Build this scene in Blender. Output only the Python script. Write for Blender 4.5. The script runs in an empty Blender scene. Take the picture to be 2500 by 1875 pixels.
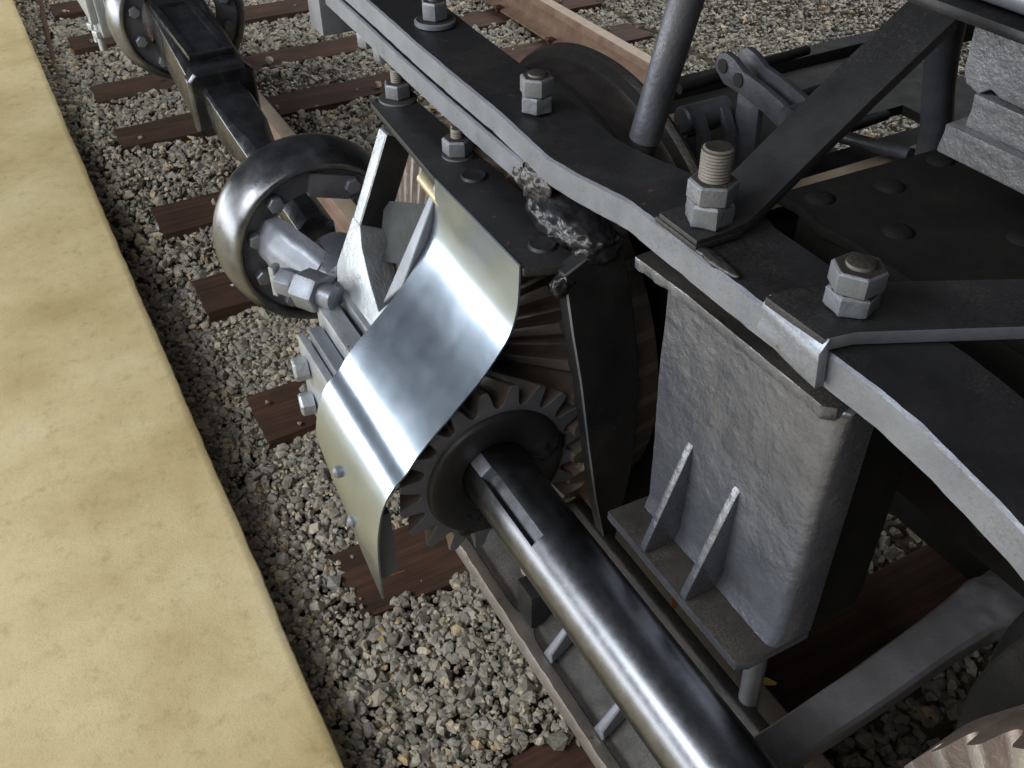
import bpy, bmesh, math, random
import numpy as np
from mathutils import Vector, Matrix, noise

# ------------------------------------------------------------------ camera, world, lamps, exposure
scene = bpy.context.scene
scene.unit_settings.system = 'METRIC'
COL = scene.collection
# metres: x runs along the track away from the viewer, y to the left (platform side), z up from the rail head
right = Vector((-0.47650413, -0.87913542, -0.00804555))
down = Vector((-0.55789728, 0.30943578, -0.77006501))
fwd = Vector((0.67948101, -0.36245057, -0.63791468))
cam_d = bpy.data.cameras.new('camera'); cam = bpy.data.objects.new('camera', cam_d); COL.objects.link(cam)
m = Matrix.Identity(4)
for i in range(3):
    m[i][0] = right[i]; m[i][1] = -down[i]; m[i][2] = -fwd[i]
CAM = Vector((0, 0, 1.473)); m.translation = CAM
cam.matrix_world = m
cam_d.sensor_width = 36; cam_d.lens = 33.84; cam_d.clip_start = 0.02; cam_d.clip_end = 200
scene.camera = cam

world = bpy.data.worlds.new('World'); scene.world = world; world.use_nodes = True
bg = world.node_tree.nodes['Background']; bg.inputs[0].default_value = (0.80, 0.88, 1.0, 1); bg.inputs[1].default_value = 0.065

def area(name, loc, target, sx, sy, power, col):
    l = bpy.data.lights.new(name, 'AREA'); l.shape = 'RECTANGLE'; l.size = sx; l.size_y = sy
    l.energy = power; l.color = col
    o = bpy.data.objects.new(name, l); COL.objects.link(o); o.location = loc
    d = Vector(target) - Vector(loc); o.rotation_euler = d.to_track_quat('-Z', 'Y').to_euler()
    return o
# the open side of the shed behind the platform, ahead and to the left
area('open_side_light', (4.8, 4.8, 0.50), (1.2, -0.4, 0.5), 7.5, 1.6, 300, (0.93, 0.97, 1.0))
# daylight through the high opening over the platform
area('high_opening_light', (1.8, 4.3, 3.9), (0.9, -0.4, 0.3), 3.2, 1.25, 235, (0.92, 0.96, 1.0))
# daylight falling in over the platform from behind the viewer
area('platform_light', (-1.2, 3.2, 4.2), (1.0, -0.2, 0.0), 4.0, 2.2, 105, (1.0, 0.985, 0.95))
# the open far side beyond the track
area('far_side_light', (5.0, -6.8, 6.0), (4.6, -3.6, -0.15), 8.0, 3.0, 620, (0.93, 0.96, 1.0))

scene.view_settings.view_transform = 'Standard'; scene.view_settings.look = 'None'
scene.view_settings.exposure = 0.0; scene.view_settings.gamma = 1.0
scene.view_settings.use_curve_mapping = False
scene.cycles.use_denoising = True

# ------------------------------------------------------------------ materials
MAT = {}
def nodes(name):
    mt = bpy.data.materials.new(name); mt.use_nodes = True
    nt = mt.node_tree; b = nt.nodes['Principled BSDF']; MAT[name] = mt
    return mt, nt, b
def N(nt, t, **k):
    n = nt.nodes.new(t)
    for a, v in k.items(): setattr(n, a, v)
    return n
def ramp(nt, fac, stops):
    r = N(nt, 'ShaderNodeValToRGB')
    el = r.color_ramp.elements
    while len(el) < len(stops): el.new(0.5)
    for e, (p, c) in zip(el, stops):
        e.position = p; e.color = (c[0], c[1], c[2], 1) if not isinstance(c, (int, float)) else (c, c, c, 1)
    nt.links.new(fac, r.inputs[0]); return r
def tex(nt, scale, detail=6, rough=0.6, vec=None):
    t = N(nt, 'ShaderNodeTexNoise'); t.inputs['Scale'].default_value = scale
    t.inputs['Detail'].default_value = detail; t.inputs['Roughness'].default_value = rough
    if vec is None:
        g = N(nt, 'ShaderNodeNewGeometry'); vec = g.outputs['Position']
    nt.links.new(vec, t.inputs['Vector']); return t
def stretch(nt, s):
    g = N(nt, 'ShaderNodeNewGeometry'); mp = N(nt, 'ShaderNodeMapping'); mp.inputs['Scale'].default_value = s
    nt.links.new(g.outputs['Position'], mp.inputs['Vector']); return mp.outputs['Vector']
def bump(nt, b, hs, dist=0.002):
    prev = None
    for h, st in hs:
        bp = N(nt, 'ShaderNodeBump'); bp.inputs['Strength'].default_value = st; bp.inputs['Distance'].default_value = dist
        nt.links.new(h, bp.inputs['Height'])
        if prev: nt.links.new(prev.outputs[0], bp.inputs['Normal'])
        prev = bp
    nt.links.new(prev.outputs[0], b.inputs['Normal'])

def paint(name, c0, c1, metal=0.0, r0=0.35, r1=0.6, bs=220, bst=0.25, big=30, bigst=0.0, dust=0.0, dustc=(0.16, 0.14, 0.12), rust=0.0, rustc=(0.18, 0.07, 0.03), bdist=0.002):
    """oily paint over steel: mottled colour, uneven gloss, fine relief, specks of dust and rust"""
    mt, nt, b = nodes(name)
    t = tex(nt, 14, 8, 0.65); cr = ramp(nt, t.outputs[0], [(0.3, c0), (0.72, c1)])
    col = cr.outputs[0]
    if dust:
        td = tex(nt, 310, 3, 0.7); ts = tex(nt, 9, 4, 0.6)
        mm = N(nt, 'ShaderNodeMath', operation='MULTIPLY'); nt.links.new(td.outputs[0], mm.inputs[0]); nt.links.new(ts.outputs[0], mm.inputs[1])
        rd = ramp(nt, mm.outputs[0], [(0.26, 0.0), (0.40, 1.0)])
        md = N(nt, 'ShaderNodeMath', operation='MULTIPLY'); md.inputs[1].default_value = dust; nt.links.new(rd.outputs[0], md.inputs[0])
        mx = N(nt, 'ShaderNodeMixRGB'); nt.links.new(md.outputs[0], mx.inputs[0]); nt.links.new(col, mx.inputs[1]); mx.inputs[2].default_value = (*dustc, 1)
        col = mx.outputs[0]
    if rust:
        tr = tex(nt, 38, 7, 0.7); rr = ramp(nt, tr.outputs[0], [(0.66 - 0.16 * rust, 0.0), (0.74 - 0.10 * rust, 1.0)])
        mx = N(nt, 'ShaderNodeMixRGB'); nt.links.new(rr.outputs[0], mx.inputs[0]); nt.links.new(col, mx.inputs[1]); mx.inputs[2].default_value = (*rustc, 1)
        col = mx.outputs[0]
    nt.links.new(col, b.inputs['Base Color'])
    b.inputs['Metallic'].default_value = metal
    tr2 = tex(nt, 24, 6, 0.6); rg = ramp(nt, tr2.outputs[0], [(0.3, r0), (0.75, r1)])
    nt.links.new(rg.outputs[0], b.inputs['Roughness'])
    hs = [(tex(nt, bs, 4, 0.6).outputs[0], bst)]
    if bigst: hs.append((tex(nt, big, 5, 0.55).outputs[0], bigst))
    bump(nt, b, hs, bdist)
    return mt
paint('black_paint', (0.010, 0.010, 0.011), (0.022, 0.022, 0.024), 0.0, 0.42, 0.62, 260, 0.14, 40, 0.2, dust=0.5, dustc=(0.062, 0.058, 0.056), rust=0.03)
paint('graphite', (0.19, 0.205, 0.24), (0.28, 0.30, 0.345), 0.45, 0.34, 0.5, 260, 0.14, 45, 0.2, dust=0.3, dustc=(0.06, 0.055, 0.05), rust=0.08, rustc=(0.13, 0.075, 0.045))
paint('cast_grey', (0.098, 0.105, 0.128), (0.16, 0.169, 0.198), 0.45, 0.22, 0.36, 120, 0.24, 45, 0.50, dust=0.12, rust=0.05, bdist=0.004)
cb = MAT['cast_grey'].node_tree.nodes['Principled BSDF']; cb.inputs['Coat Weight'].default_value = 0.7; cb.inputs['Coat Roughness'].default_value = 0.18
MAT['cast_grey'].node_tree.links.new(cb.inputs['Normal'].links[0].from_socket, cb.inputs['Coat Normal'])
paint('rough_grey', (0.21, 0.21, 0.222), (0.31, 0.31, 0.325), 0.35, 0.32, 0.5, 170, 0.5, 55, 0.9, bdist=0.004)
paint('silver_paint', (0.36, 0.39, 0.42), (0.54, 0.57, 0.60), 0.6, 0.3, 0.5, 150, 0.45, 40, 0.5, dust=0.2, rust=0.10, bdist=0.003)
paint('tar', (0.008, 0.008, 0.010), (0.022, 0.022, 0.025), 0.0, 0.22, 0.40, 160, 0.25, 70, 0.25, bdist=0.002)
paint('matte_black', (0.010, 0.010, 0.010), (0.020, 0.019, 0.018), 0.0, 0.75, 0.9, 200, 0.3, dust=0.3, dustc=(0.05, 0.042, 0.034))
MAT['matte_black'].node_tree.nodes['Principled BSDF'].inputs['Specular IOR Level'].default_value = 0.2
paint('nut_paint', (0.17, 0.185, 0.21), (0.25, 0.265, 0.295), 0.4, 0.42, 0.58, 170, 0.3, 50, 0.4, dust=0.35, dustc=(0.09, 0.075, 0.06), rust=0.08)
paint('lever_paint', (0.13, 0.13, 0.14), (0.22, 0.22, 0.235), 0.3, 0.42, 0.6, 180, 0.3, 60, 0.3, dust=0.3, rust=0.1)
paint('stud_dust', (0.16, 0.145, 0.13), (0.27, 0.245, 0.22), 0.3, 0.6, 0.75, 170, 0.3, dust=0.4, rust=0.15)
paint('shade_grime', (0.016, 0.014, 0.013), (0.045, 0.039, 0.034), 0.0, 0.5, 0.75, 200, 0.4, 50, 0.3, dust=0.5, dustc=(0.11, 0.09, 0.07))  # dark tone: shade painted on top faces, with oily dirt
paint('weld', (0.05, 0.049, 0.051), (0.11, 0.107, 0.107), 0.6, 0.25, 0.42, 150, 0.3, 60, 0.3, bdist=0.002)
paint('dark_gear', (0.12, 0.125, 0.15), (0.22, 0.225, 0.26), 0.3, 0.32, 0.5, 180, 0.3, 40, 0.3)
paint('tooth_steel', (0.14, 0.108, 0.09), (0.27, 0.215, 0.18), 0.5, 0.32, 0.52, 160, 0.3, 60, 0.3, rust=0.3, rustc=(0.14, 0.085, 0.07))
paint('rust_dark', (0.07, 0.038, 0.028), (0.16, 0.085, 0.06), 0.2, 0.45, 0.7, 200, 0.4, 40, 0.4, rust=0.4)
paint('wheel_steel', (0.045, 0.04, 0.038), (0.11, 0.098, 0.092), 0.8, 0.35, 0.55, 200, 0.3, 40, 0.3, rust=0.15)
paint('worn_steel', (0.26, 0.232, 0.205), (0.40, 0.362, 0.325), 0.6, 0.32, 0.5, 220, 0.3, 50, 0.3, rust=0.25, rustc=(0.20, 0.11, 0.07))
paint('rail_rust', (0.17, 0.098, 0.068), (0.31, 0.205, 0.145), 0.0, 0.6, 0.8, 160, 0.5, 30, 0.4, dust=0.4, dustc=(0.38, 0.29, 0.2))
paint('blue_grey', (0.075, 0.08, 0.098), (0.16, 0.166, 0.19), 0.5, 0.35, 0.55, 180, 0.4, 50, 0.5, dust=0.4, rust=0.1)
paint('tan_steel', (0.34, 0.27, 0.20), (0.46, 0.37, 0.28), 0.0, 0.55, 0.75, 180, 0.3, 40, 0.3, rust=0.2)
paint('tag_grey', (0.012, 0.015, 0.017), (0.026, 0.030, 0.033), 0.0, 0.6, 0.75, 200, 0.4, 50, 0.4, dust=0.3, rust=0.2)
paint('brass', (0.45, 0.38, 0.22), (0.62, 0.56, 0.42), 0.6, 0.35, 0.6, 150, 0.4, 60, 0.4, rust=0.3)
paint('leaf_orange', (0.35, 0.10, 0.03), (0.50, 0.20, 0.05), 0, 0.5, 0.7)
paint('leaf_yellow', (0.55, 0.38, 0.09), (0.65, 0.48, 0.16), 0, 0.5, 0.7)
paint('leaf_brown', (0.22, 0.12, 0.06), (0.36, 0.20, 0.09), 0, 0.5, 0.7)
paint('leaf_pink', (0.45, 0.20, 0.20), (0.55, 0.28, 0.26), 0, 0.5, 0.7)

# polished turned shaft: dark steel under a film of oil
mt, nt, b = nodes('shaft_steel')
t = tex(nt, 45, 10, 0.8); t2 = tex(nt, 160, 4, 0.6)
nt.links.new(ramp(nt, t.outputs[0], [(0.35, (0.155, 0.16, 0.175)), (0.7, (0.25, 0.255, 0.275))]).outputs[0], b.inputs['Base Color'])
b.inputs['Metallic'].default_value = 1.0
nt.links.new(ramp(nt, t.outputs[0], [(0.35, 0.29), (0.7, 0.37)]).outputs[0], b.inputs['Roughness'])
bump(nt, b, [(t2.outputs[0], 0.03)], 0.001)

mt, nt, b = nodes('ring_steel')
t = tex(nt, 20, 8, 0.65)
nt.links.new(ramp(nt, t.outputs[0], [(0.35, (0.14, 0.145, 0.155)), (0.7, (0.25, 0.255, 0.27))]).outputs[0], b.inputs['Base Color'])
b.inputs['Metallic'].default_value = 0.95
nt.links.new(ramp(nt, t.outputs[0], [(0.35, 0.27), (0.7, 0.38)]).outputs[0], b.inputs['Roughness'])
bump(nt, b, [(tex(nt, 130, 4, 0.6).outputs[0], 0.12)], 0.002)
mt, nt, b = nodes('black_gloss')
t = tex(nt, 20, 8, 0.65)
nt.links.new(ramp(nt, t.outputs[0], [(0.35, (0.07, 0.072, 0.08)), (0.7, (0.15, 0.152, 0.165))]).outputs[0], b.inputs['Base Color'])
b.inputs['Metallic'].default_value = 0.9
nt.links.new(ramp(nt, t.outputs[0], [(0.35, 0.20), (0.7, 0.32)]).outputs[0], b.inputs['Roughness'])
bump(nt, b, [(tex(nt, 130, 4, 0.6).outputs[0], 0.12), (tex(nt, 35, 4, 0.6).outputs[0], 0.2)], 0.002)
# galvanised sheet of the guard
mt, nt, b = nodes('sheet_metal')
t = tex(nt, 11, 7, 0.6); t2 = tex(nt, 240, 4, 0.7)
mxx = N(nt, 'ShaderNodeMixRGB', blend_type='MULTIPLY'); mxx.inputs[0].default_value = 0.0
nt.links.new(ramp(nt, t.outputs[0], [(0.32, (0.45, 0.535, 0.64)), (0.68, (0.53, 0.61, 0.71))]).outputs[0], mxx.inputs[1])
nt.links.new(ramp(nt, t2.outputs[0], [(0.35, (0.85, 0.85, 0.85)), (0.6, (1, 1, 1))]).outputs[0], mxx.inputs[2])
nt.links.new(mxx.outputs[0], b.inputs['Base Color'])
b.inputs['Metallic'].default_value = 1.0
nt.links.new(ramp(nt, tex(nt, 30, 6, 0.65).outputs[0], [(0.3, 0.215), (0.7, 0.25)]).outputs[0], b.inputs['Roughness'])
bump(nt, b, [(tex(nt, 14, 3, 0.5).outputs[0], 0.05)], 0.003)

# yellowish concrete slab
mt, nt, b = nodes('concrete')
t = tex(nt, 2.6, 9, 0.60); t2 = tex(nt, 22, 9, 0.74); t3 = tex(nt, 300, 4, 0.75)
c1 = ramp(nt, t.outputs[0], [(0.26, (0.48, 0.36, 0.165)), (0.45, (0.66, 0.525, 0.27)), (0.58, (0.76, 0.625, 0.35)), (0.74, (0.84, 0.73, 0.46))])
c2 = ramp(nt, t2.outputs[0], [(0.30, (0.62, 0.58, 0.50)), (0.46, (0.98, 0.98, 0.97)), (0.75, (1.1, 1.08, 1.04))])
c3 = ramp(nt, t3.outputs[0], [(0.30, (0.45, 0.42, 0.36)), (0.44, (0.95, 0.95, 0.94)), (0.7, (1.08, 1.08, 1.08))])
a = N(nt, 'ShaderNodeMixRGB', blend_type='MULTIPLY'); a.inputs[0].default_value = 0.65
nt.links.new(c1.outputs[0], a.inputs[1]); nt.links.new(c2.outputs[0], a.inputs[2])
a2 = N(nt, 'ShaderNodeMixRGB', blend_type='MULTIPLY'); a2.inputs[0].default_value = 0.45
nt.links.new(a.outputs[0], a2.inputs[1]); nt.links.new(c3.outputs[0], a2.inputs[2])
nt.links.new(a2.outputs[0], b.inputs['Base Color'])
b.inputs['Roughness'].default_value = 0.55
bump(nt, b, [(t2.outputs[0], 0.3), (t3.outputs[0], 0.25)], 0.003)

# crushed stone: a colour for each stone
mt, nt, b = nodes('stone')
g = N(nt, 'ShaderNodeNewGeometry')
cr = ramp(nt, g.outputs['Random Per Island'], [(0.0, (0.14, 0.132, 0.116)), (0.2, (0.28, 0.262, 0.222)), (0.4, (0.23, 0.229, 0.22)), (0.6, (0.38, 0.342, 0.275)), (0.8, (0.33, 0.321, 0.30)), (0.93, (0.52, 0.47, 0.375)), (1.0, (0.42, 0.31, 0.165))])
t = tex(nt, 150, 5, 0.65)
mx = N(nt, 'ShaderNodeMixRGB', blend_type='MULTIPLY'); mx.inputs[0].default_value = 0.8
nt.links.new(cr.outputs[0], mx.inputs[1]); nt.links.new(ramp(nt, t.outputs[0], [(0.3, (0.6, 0.57, 0.53)), (0.65, (1.35, 1.3, 1.22))]).outputs[0], mx.inputs[2])
nt.links.new(mx.outputs[0], b.inputs['Base Color']); b.inputs['Roughness'].default_value = 0.62
bump(nt, b, [(tex(nt, 260, 4, 0.6).outputs[0], 0.5)], 0.002)

mt, nt, b = nodes('ground_dirt')
t = tex(nt, 60, 8, 0.7)
nt.links.new(ramp(nt, t.outputs[0], [(0.3, (0.085, 0.068, 0.042)), (0.7, (0.23, 0.19, 0.13))]).outputs[0], b.inputs['Base Color'])
b.inputs['Roughness'].default_value = 0.9; bump(nt, b, [(t.outputs[0], 1.0)], 0.02)

# creosoted tie wood, grain across the track
mt, nt, b = nodes('tie_wood')
v = stretch(nt, (60, 2.2, 60)); t = tex(nt, 1.0, 8, 0.65, v); t2 = tex(nt, 7, 5, 0.6)
c1 = ramp(nt, t.outputs[0], [(0.28, (0.020, 0.010, 0.006)), (0.5, (0.060, 0.028, 0.016)), (0.72, (0.10, 0.050, 0.030))])
a = N(nt, 'ShaderNodeMixRGB', blend_type='MULTIPLY'); a.inputs[0].default_value = 0.6
nt.links.new(c1.outputs[0], a.inputs[1]); nt.links.new(ramp(nt, t2.outputs[0], [(0.3, (0.5, 0.45, 0.4)), (0.65, (1.25, 1.2, 1.15))]).outputs[0], a.inputs[2])
nt.links.new(a.outputs[0], b.inputs['Base Color']); b.inputs['Roughness'].default_value = 0.8
bump(nt, b, [(t.outputs[0], 0.8)], 0.006)

# ------------------------------------------------------------------ mesh helpers
def link(o):
    COL.objects.link(o); return o
def obj(name, bm, mat, parent=None, smooth=35, loc=None, bevel=0.0, seg=2, bang=30):
    """one mesh object; vertices in world metres (or about its own origin when loc is given)"""
    if bevel:
        bm.normal_update()
        es = [e for e in bm.edges if len(e.link_faces) == 2 and e.calc_face_angle(0) > math.radians(bang)]
        bmesh.ops.bevel(bm, geom=es, offset=bevel, segments=seg, affect='EDGES', profile=0.6, clamp_overlap=True)
    bmesh.ops.recalc_face_normals(bm, faces=bm.faces)
    me = bpy.data.meshes.new(name); bm.to_mesh(me); bm.free()
    if smooth:
        me.polygons.foreach_set('use_smooth', [True] * len(me.polygons)); me.set_sharp_from_angle(angle=math.radians(smooth))
    me.materials.append(MAT[mat] if isinstance(mat, str) else mat)
    o = link(bpy.data.objects.new(name, me))
    if parent is not None:
        o.parent = parent; w = world_loc(parent)
        o.location = (Vector(loc) if loc is not None else Vector((0, 0, 0))) - w
    elif loc is not None: o.location = loc
    return o
def world_loc(o):
    v = Vector(o.location)
    while o.parent: o = o.parent; v += o.location
    return v
def copy_part(src, parent, loc, rotz=0.0):
    c = src.copy(); link(c); c.parent = parent; c.location = Vector(loc) - world_loc(parent); c.rotation_euler = (0, 0, rotz)
    for ch in [o for o in src.children]:
        d = ch.copy(); link(d); d.parent = c
    return c
def tag(o, label, cat, group=None):
    o['label'] = label; o['category'] = cat
    if group: o['group'] = group
    return o
def thing(name, label, cat, loc, group=None):
    o = bpy.data.objects.new(name, None); o.empty_display_size = 0.1; link(o); o.location = loc
    return tag(o, label, cat, group)
def structure(o): o['kind'] = 'structure'; return o

def B(): return bmesh.new()
def hexa(bm, pts):
    """eight corners: bottom ring of four, then top ring of four"""
    v = [bm.verts.new(p) for p in pts]
    for f in ((3, 2, 1, 0), (4, 5, 6, 7), (0, 1, 5, 4), (1, 2, 6, 5), (2, 3, 7, 6), (3, 0, 4, 7)): bm.faces.new([v[i] for i in f])
    return bm
def box(bm, x0, x1, y0, y1, z0, z1):
    return hexa(bm, [(x0, y0, z0), (x1, y0, z0), (x1, y1, z0), (x0, y1, z0), (x0, y0, z1), (x1, y0, z1), (x1, y1, z1), (x0, y1, z1)])
def prism(bm, poly, axis, a, b2):
    """polygon of two coordinates extruded along the third axis"""
    def mk(p, t):
        return {'x': (t, p[0], p[1]), 'y': (p[0], t, p[1]), 'z': (p[0], p[1], t)}[axis]
    v0 = [bm.verts.new(mk(p, a)) for p in poly]; v1 = [bm.verts.new(mk(p, b2)) for p in poly]
    n = len(poly); bm.faces.new(v0[::-1]); bm.faces.new(v1)
    for i in range(n): bm.faces.new((v0[i], v0[(i + 1) % n], v1[(i + 1) % n], v1[i]))
    return bm
def frame_of(axis):
    a = Vector(axis).normalized(); t = Vector((0, 0, 1)) if abs(a.z) < 0.9 else Vector((1, 0, 0))
    u = a.cross(t).normalized(); w = a.cross(u).normalized(); return a, u, w
def lathe(bm, prof, org, axis, seg=32, phase=0.0, close=False):
    """profile of (radius, height along axis); zero radius closes the end"""
    a, u, w = frame_of(axis); org = Vector(org); rings = []
    for r, h in prof:
        if r < 1e-6: rings.append([bm.verts.new(org + a * h)])
        else: rings.append([bm.verts.new(org + a * h + (u * math.cos(phase + 2 * math.pi * k / seg) + w * math.sin(phase + 2 * math.pi * k / seg)) * r) for k in range(seg)])
    pairs = list(zip(rings, rings[1:])) + ([(rings[-1], rings[0])] if close else [])
    for p, q in pairs:
        for k in range(seg):
            k2 = (k + 1) % seg
            if len(p) == 1 and len(q) == 1: continue
            if len(p) == 1: bm.faces.new((p[0], q[k2], q[k]))
            elif len(q) == 1: bm.faces.new((p[k], p[k2], q[0]))
            else: bm.faces.new((p[k], p[k2], q[k2], q[k]))
    return bm
def cyl(bm, p0, p1, r0, r1=None, seg=24, round_end=0.0):
    p0 = Vector(p0); p1 = Vector(p1); L = (p1 - p0).length; r1 = r0 if r1 is None else r1
    e = round_end
    pr = [(0, 0), (max(r0 - e, 1e-4), 0), (r0, e), (r1, L - e), (max(r1 - e, 1e-4), L), (0, L)] if e else [(0, 0), (r0, 0), (r1, L), (0, L)]
    return lathe(bm, pr, p0, p1 - p0, seg)
def tube_path(bm, pts, rad, seg=12):
    pts = [Vector(p) for p in pts]; rings = []
    for i, p in enumerate(pts):
        d = (pts[min(i + 1, len(pts) - 1)] - pts[max(i - 1, 0)]); a, u, w = frame_of(d)
        r = rad[i] if isinstance(rad, (list, tuple)) else rad
        rings.append([bm.verts.new(p + (u * math.cos(2 * math.pi * k / seg) + w * math.sin(2 * math.pi * k / seg)) * r) for k in range(seg)])
    for p, q in zip(rings, rings[1:]):
        for k in range(seg): bm.faces.new((p[k], p[(k + 1) % seg], q[(k + 1) % seg], q[k]))
    bm.faces.new(rings[0][::-1]); bm.faces.new(rings[-1]); return bm
def ribbon(bm, pts, wid, thick):
    """flat bar of rectangular section along pts; wid = width vector, thick = thickness; pts run along the top middle"""
    pts = [Vector(p) for p in pts]; wid = Vector(wid); rings = []
    for i, p in enumerate(pts):
        d = (pts[min(i + 1, len(pts) - 1)] - pts[max(i - 1, 0)]).normalized(); n = d.cross(wid).normalized()
        if n.z < 0: n = -n
        rings.append([bm.verts.new(q) for q in (p - wid / 2, p + wid / 2, p + wid / 2 - n * thick, p - wid / 2 - n * thick)])
    for p, q in zip(rings, rings[1:]):
        for k in range(4): bm.faces.new((p[k], p[(k + 1) % 4], q[(k + 1) % 4], q[k]))
    bm.faces.new(rings[0][::-1]); bm.faces.new(rings[-1]); return bm
def hexprism(bm, r, z0, z1, rot=0.0, ch=0.12):
    """hexagon nut about the z axis with chamfered corners (r = corner radius)"""
    c = ch * (z1 - z0)
    lathe(bm, [(0, z0), (r * 0.93, z0), (r, z0 + c * 0.6), (r, z1 - c), (r * 0.88, z1), (0, z1)], (0, 0, 0), (0, 0, 1), 6, rot)
    return bm
def rough_up(bm, amp, freq, cuts=0, seed=0.0, keep=None):
    if cuts: bmesh.ops.subdivide_edges(bm, edges=bm.edges[:], cuts=cuts, use_grid_fill=True)
    bm.normal_update()
    for v in bm.verts:
        if keep and keep(v.co): continue
        d = noise.noise(v.co * freq + Vector((seed, seed * 1.7, -seed)))
        v.co += v.normal * d * amp
    return bm
def blob(bm, c, rx, ry, rz, amp, freq, sub=4, seed=0.0):
    r = bmesh.ops.create_icosphere(bm, subdivisions=sub, radius=1.0)
    for v in r['verts']:
        q = Vector((v.co.x * rx, v.co.y * ry, v.co.z * rz)); n = v.co.normalized()
        d = noise.noise(q * freq + Vector((seed, 0, seed))) + 0.5 * noise.noise(q * freq * 2.3)
        v.co = Vector(c) + q + n * d * amp
    return bm
def linspace(a, b2, n): return [a + (b2 - a) * i / (n - 1) for i in range(n)]
def interp(x, xs, ys): return float(np.interp(x, xs, ys))

# ------------------------------------------------------------------ setting: ground, platform, stones
bm = B(); n = 2
v = [bm.verts.new(p) for p in ((-30, -60, -0.176), (60, -60, -0.176), (60, 30, -0.176), (-30, 30, -0.176))]; bm.faces.new(v)
structure(obj('ground', bm, 'ground_dirt', smooth=0))

PZ = -0.045   # platform top, a little below the rail head
bm = B(); PE = -0.0915 * (1.473 - PZ)
ys = [12.0, 3.0, 1.0, 0.3, PE + 0.02]
xs = linspace(-1.5, 5.0, 420) + linspace(5.2, 14.0, 40)
rows = []
rnd = random.Random(5)
for x in xs:
    w = 0.004 * noise.noise(Vector((x * 3.1, 0, 0))) + 0.003 * noise.noise(Vector((x * 13, 4, 0))) + 0.002 * min(0, noise.noise(Vector((x * 37, 9, 0))))
    ring = [bm.verts.new((x, y, PZ)) for y in ys]
    ring += [bm.verts.new((x, PE + 0.003 + w, PZ - 0.0006)), bm.verts.new((x, PE + w, PZ - 0.004)), bm.verts.new((x, PE + w * 1.5, -0.12)), bm.verts.new((x, PE + w, -0.25))]
    rows.append(ring)
for p, q in zip(rows, rows[1:]):
    for k in range(len(p) - 1): bm.faces.new((p[k], p[k + 1], q[k + 1], q[k]))
structure(obj('platform', bm, 'concrete', smooth=60))

# crushed stone ballast, one mass of stones
def project(p):
    d = p - np.array(CAM); z = d @ np.array(fwd); return 1250 + 2350 * (d @ np.array(right)) / z, 937.5 + 2350 * (d @ np.array(down)) / z, z
rng = np.random.default_rng(11)
variants = []
for k in range(26):
    b3 = B()
    for _ in range(16):
        d = rng.normal(size=3); d /= np.linalg.norm(d); d *= rng.uniform(0.8, 1.1)
        b3.verts.new((d[0] * 0.5, d[1] * rng.uniform(0.33, 0.5), d[2] * rng.uniform(0.26, 0.42)))
    res = bmesh.ops.convex_hull(b3, input=b3.verts[:])
    bmesh.ops.delete(b3, geom=[g2 for g2 in b3.verts if not g2.link_faces], context='VERTS')
    bmesh.ops.triangulate(b3, faces=b3.faces[:]); b3.verts.index_update()
    variants.append((np.array([q.co[:] for q in b3.verts]), np.array([[q.index for q in f.verts] for f in b3.faces]))); b3.free()
simple = []
for k in range(16):
    b3 = B()
    for _ in range(10):
        d = rng.normal(size=3); d /= np.linalg.norm(d)
        b3.verts.new((d[0] * 0.5, d[1] * 0.42, d[2] * 0.36))
    bmesh.ops.convex_hull(b3, input=b3.verts[:]); bmesh.ops.delete(b3, geom=[g2 for g2 in b3.verts if not g2.link_faces], context='VERTS')
    bmesh.ops.triangulate(b3, faces=b3.faces[:]); b3.verts.index_update()
    simple.append((np.array([q.co[:] for q in b3.verts]), np.array([[q.index for q in f.verts] for f in b3.faces]))); b3.free()
TIE_X = [5.40, 4.86, 4.24, 3.735, 3.035, 2.52, 1.915, 1.293, 0.70]
TIE_W = 0.195
def ground_z(x, y):
    base = -0.166 + 0.012 * math.sin(x * 2.1 + y) + 0.008 * math.sin(y * 5.0 - x * 3)
    if y > -0.30: base += 0.035 * min(1, (y + 0.30) / 0.15)
    if -0.74 < y < -0.30 and x < 1.25: base += 0.012
    if y < -2.75: base += 0.03
    return base
VV = []; FF = []; off = 0
def scatter(x0, x1, y0, y1, dens, s0, s1, lib, zoff=0.0):
    global off
    nn = int((x1 - x0) * (y1 - y0) * dens)
    P = np.c_[rng.uniform(x0, x1, nn), rng.uniform(y0, y1, nn), np.full(nn, -0.15)]
    u, v2, dz = project(P)
    ok = (dz > 0.2) & (u > -500) & (u < 3000) & (v2 > -350) & (v2 < 2300)
    for x, y, _ in P[ok]:
        intie = any(abs(x - tx) < TIE_W / 2 - 0.006 + 0.012 * math.sin(y * 40 + tx) and -2.73 < y < -0.305 for tx in TIE_X)
        if intie and rng.random() > 0.006: continue
        if abs(y + 0.8025) < 0.07 or abs(y + 2.302) < 0.07: continue
        s = rng.uniform(s0, s1) * (1.45 if rng.random() < 0.12 else 1.0)
        V, F = lib[rng.integers(len(lib))]
        a, c, e = rng.uniform(0, 6.283), rng.normal(0, 0.30), rng.normal(0, 0.30)
        Rz = np.array([[math.cos(a), -math.sin(a), 0], [math.sin(a), math.cos(a), 0], [0, 0, 1]])
        Rx = np.array([[1, 0, 0], [0, math.cos(c), -math.sin(c)], [0, math.sin(c), math.cos(c)]])
        Ry = np.array([[math.cos(e), 0, math.sin(e)], [0, 1, 0], [-math.sin(e), 0, math.cos(e)]])
        z = (-0.138 + s * 0.3) if intie else ground_z(x, y) + zoff + rng.uniform(-0.006, 0.010) + s * 0.1
        VV.append((V * s) @ (Rz @ Rx @ Ry).T + np.array([x, y, z])); FF.append(F + off); off += len(V)
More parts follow.
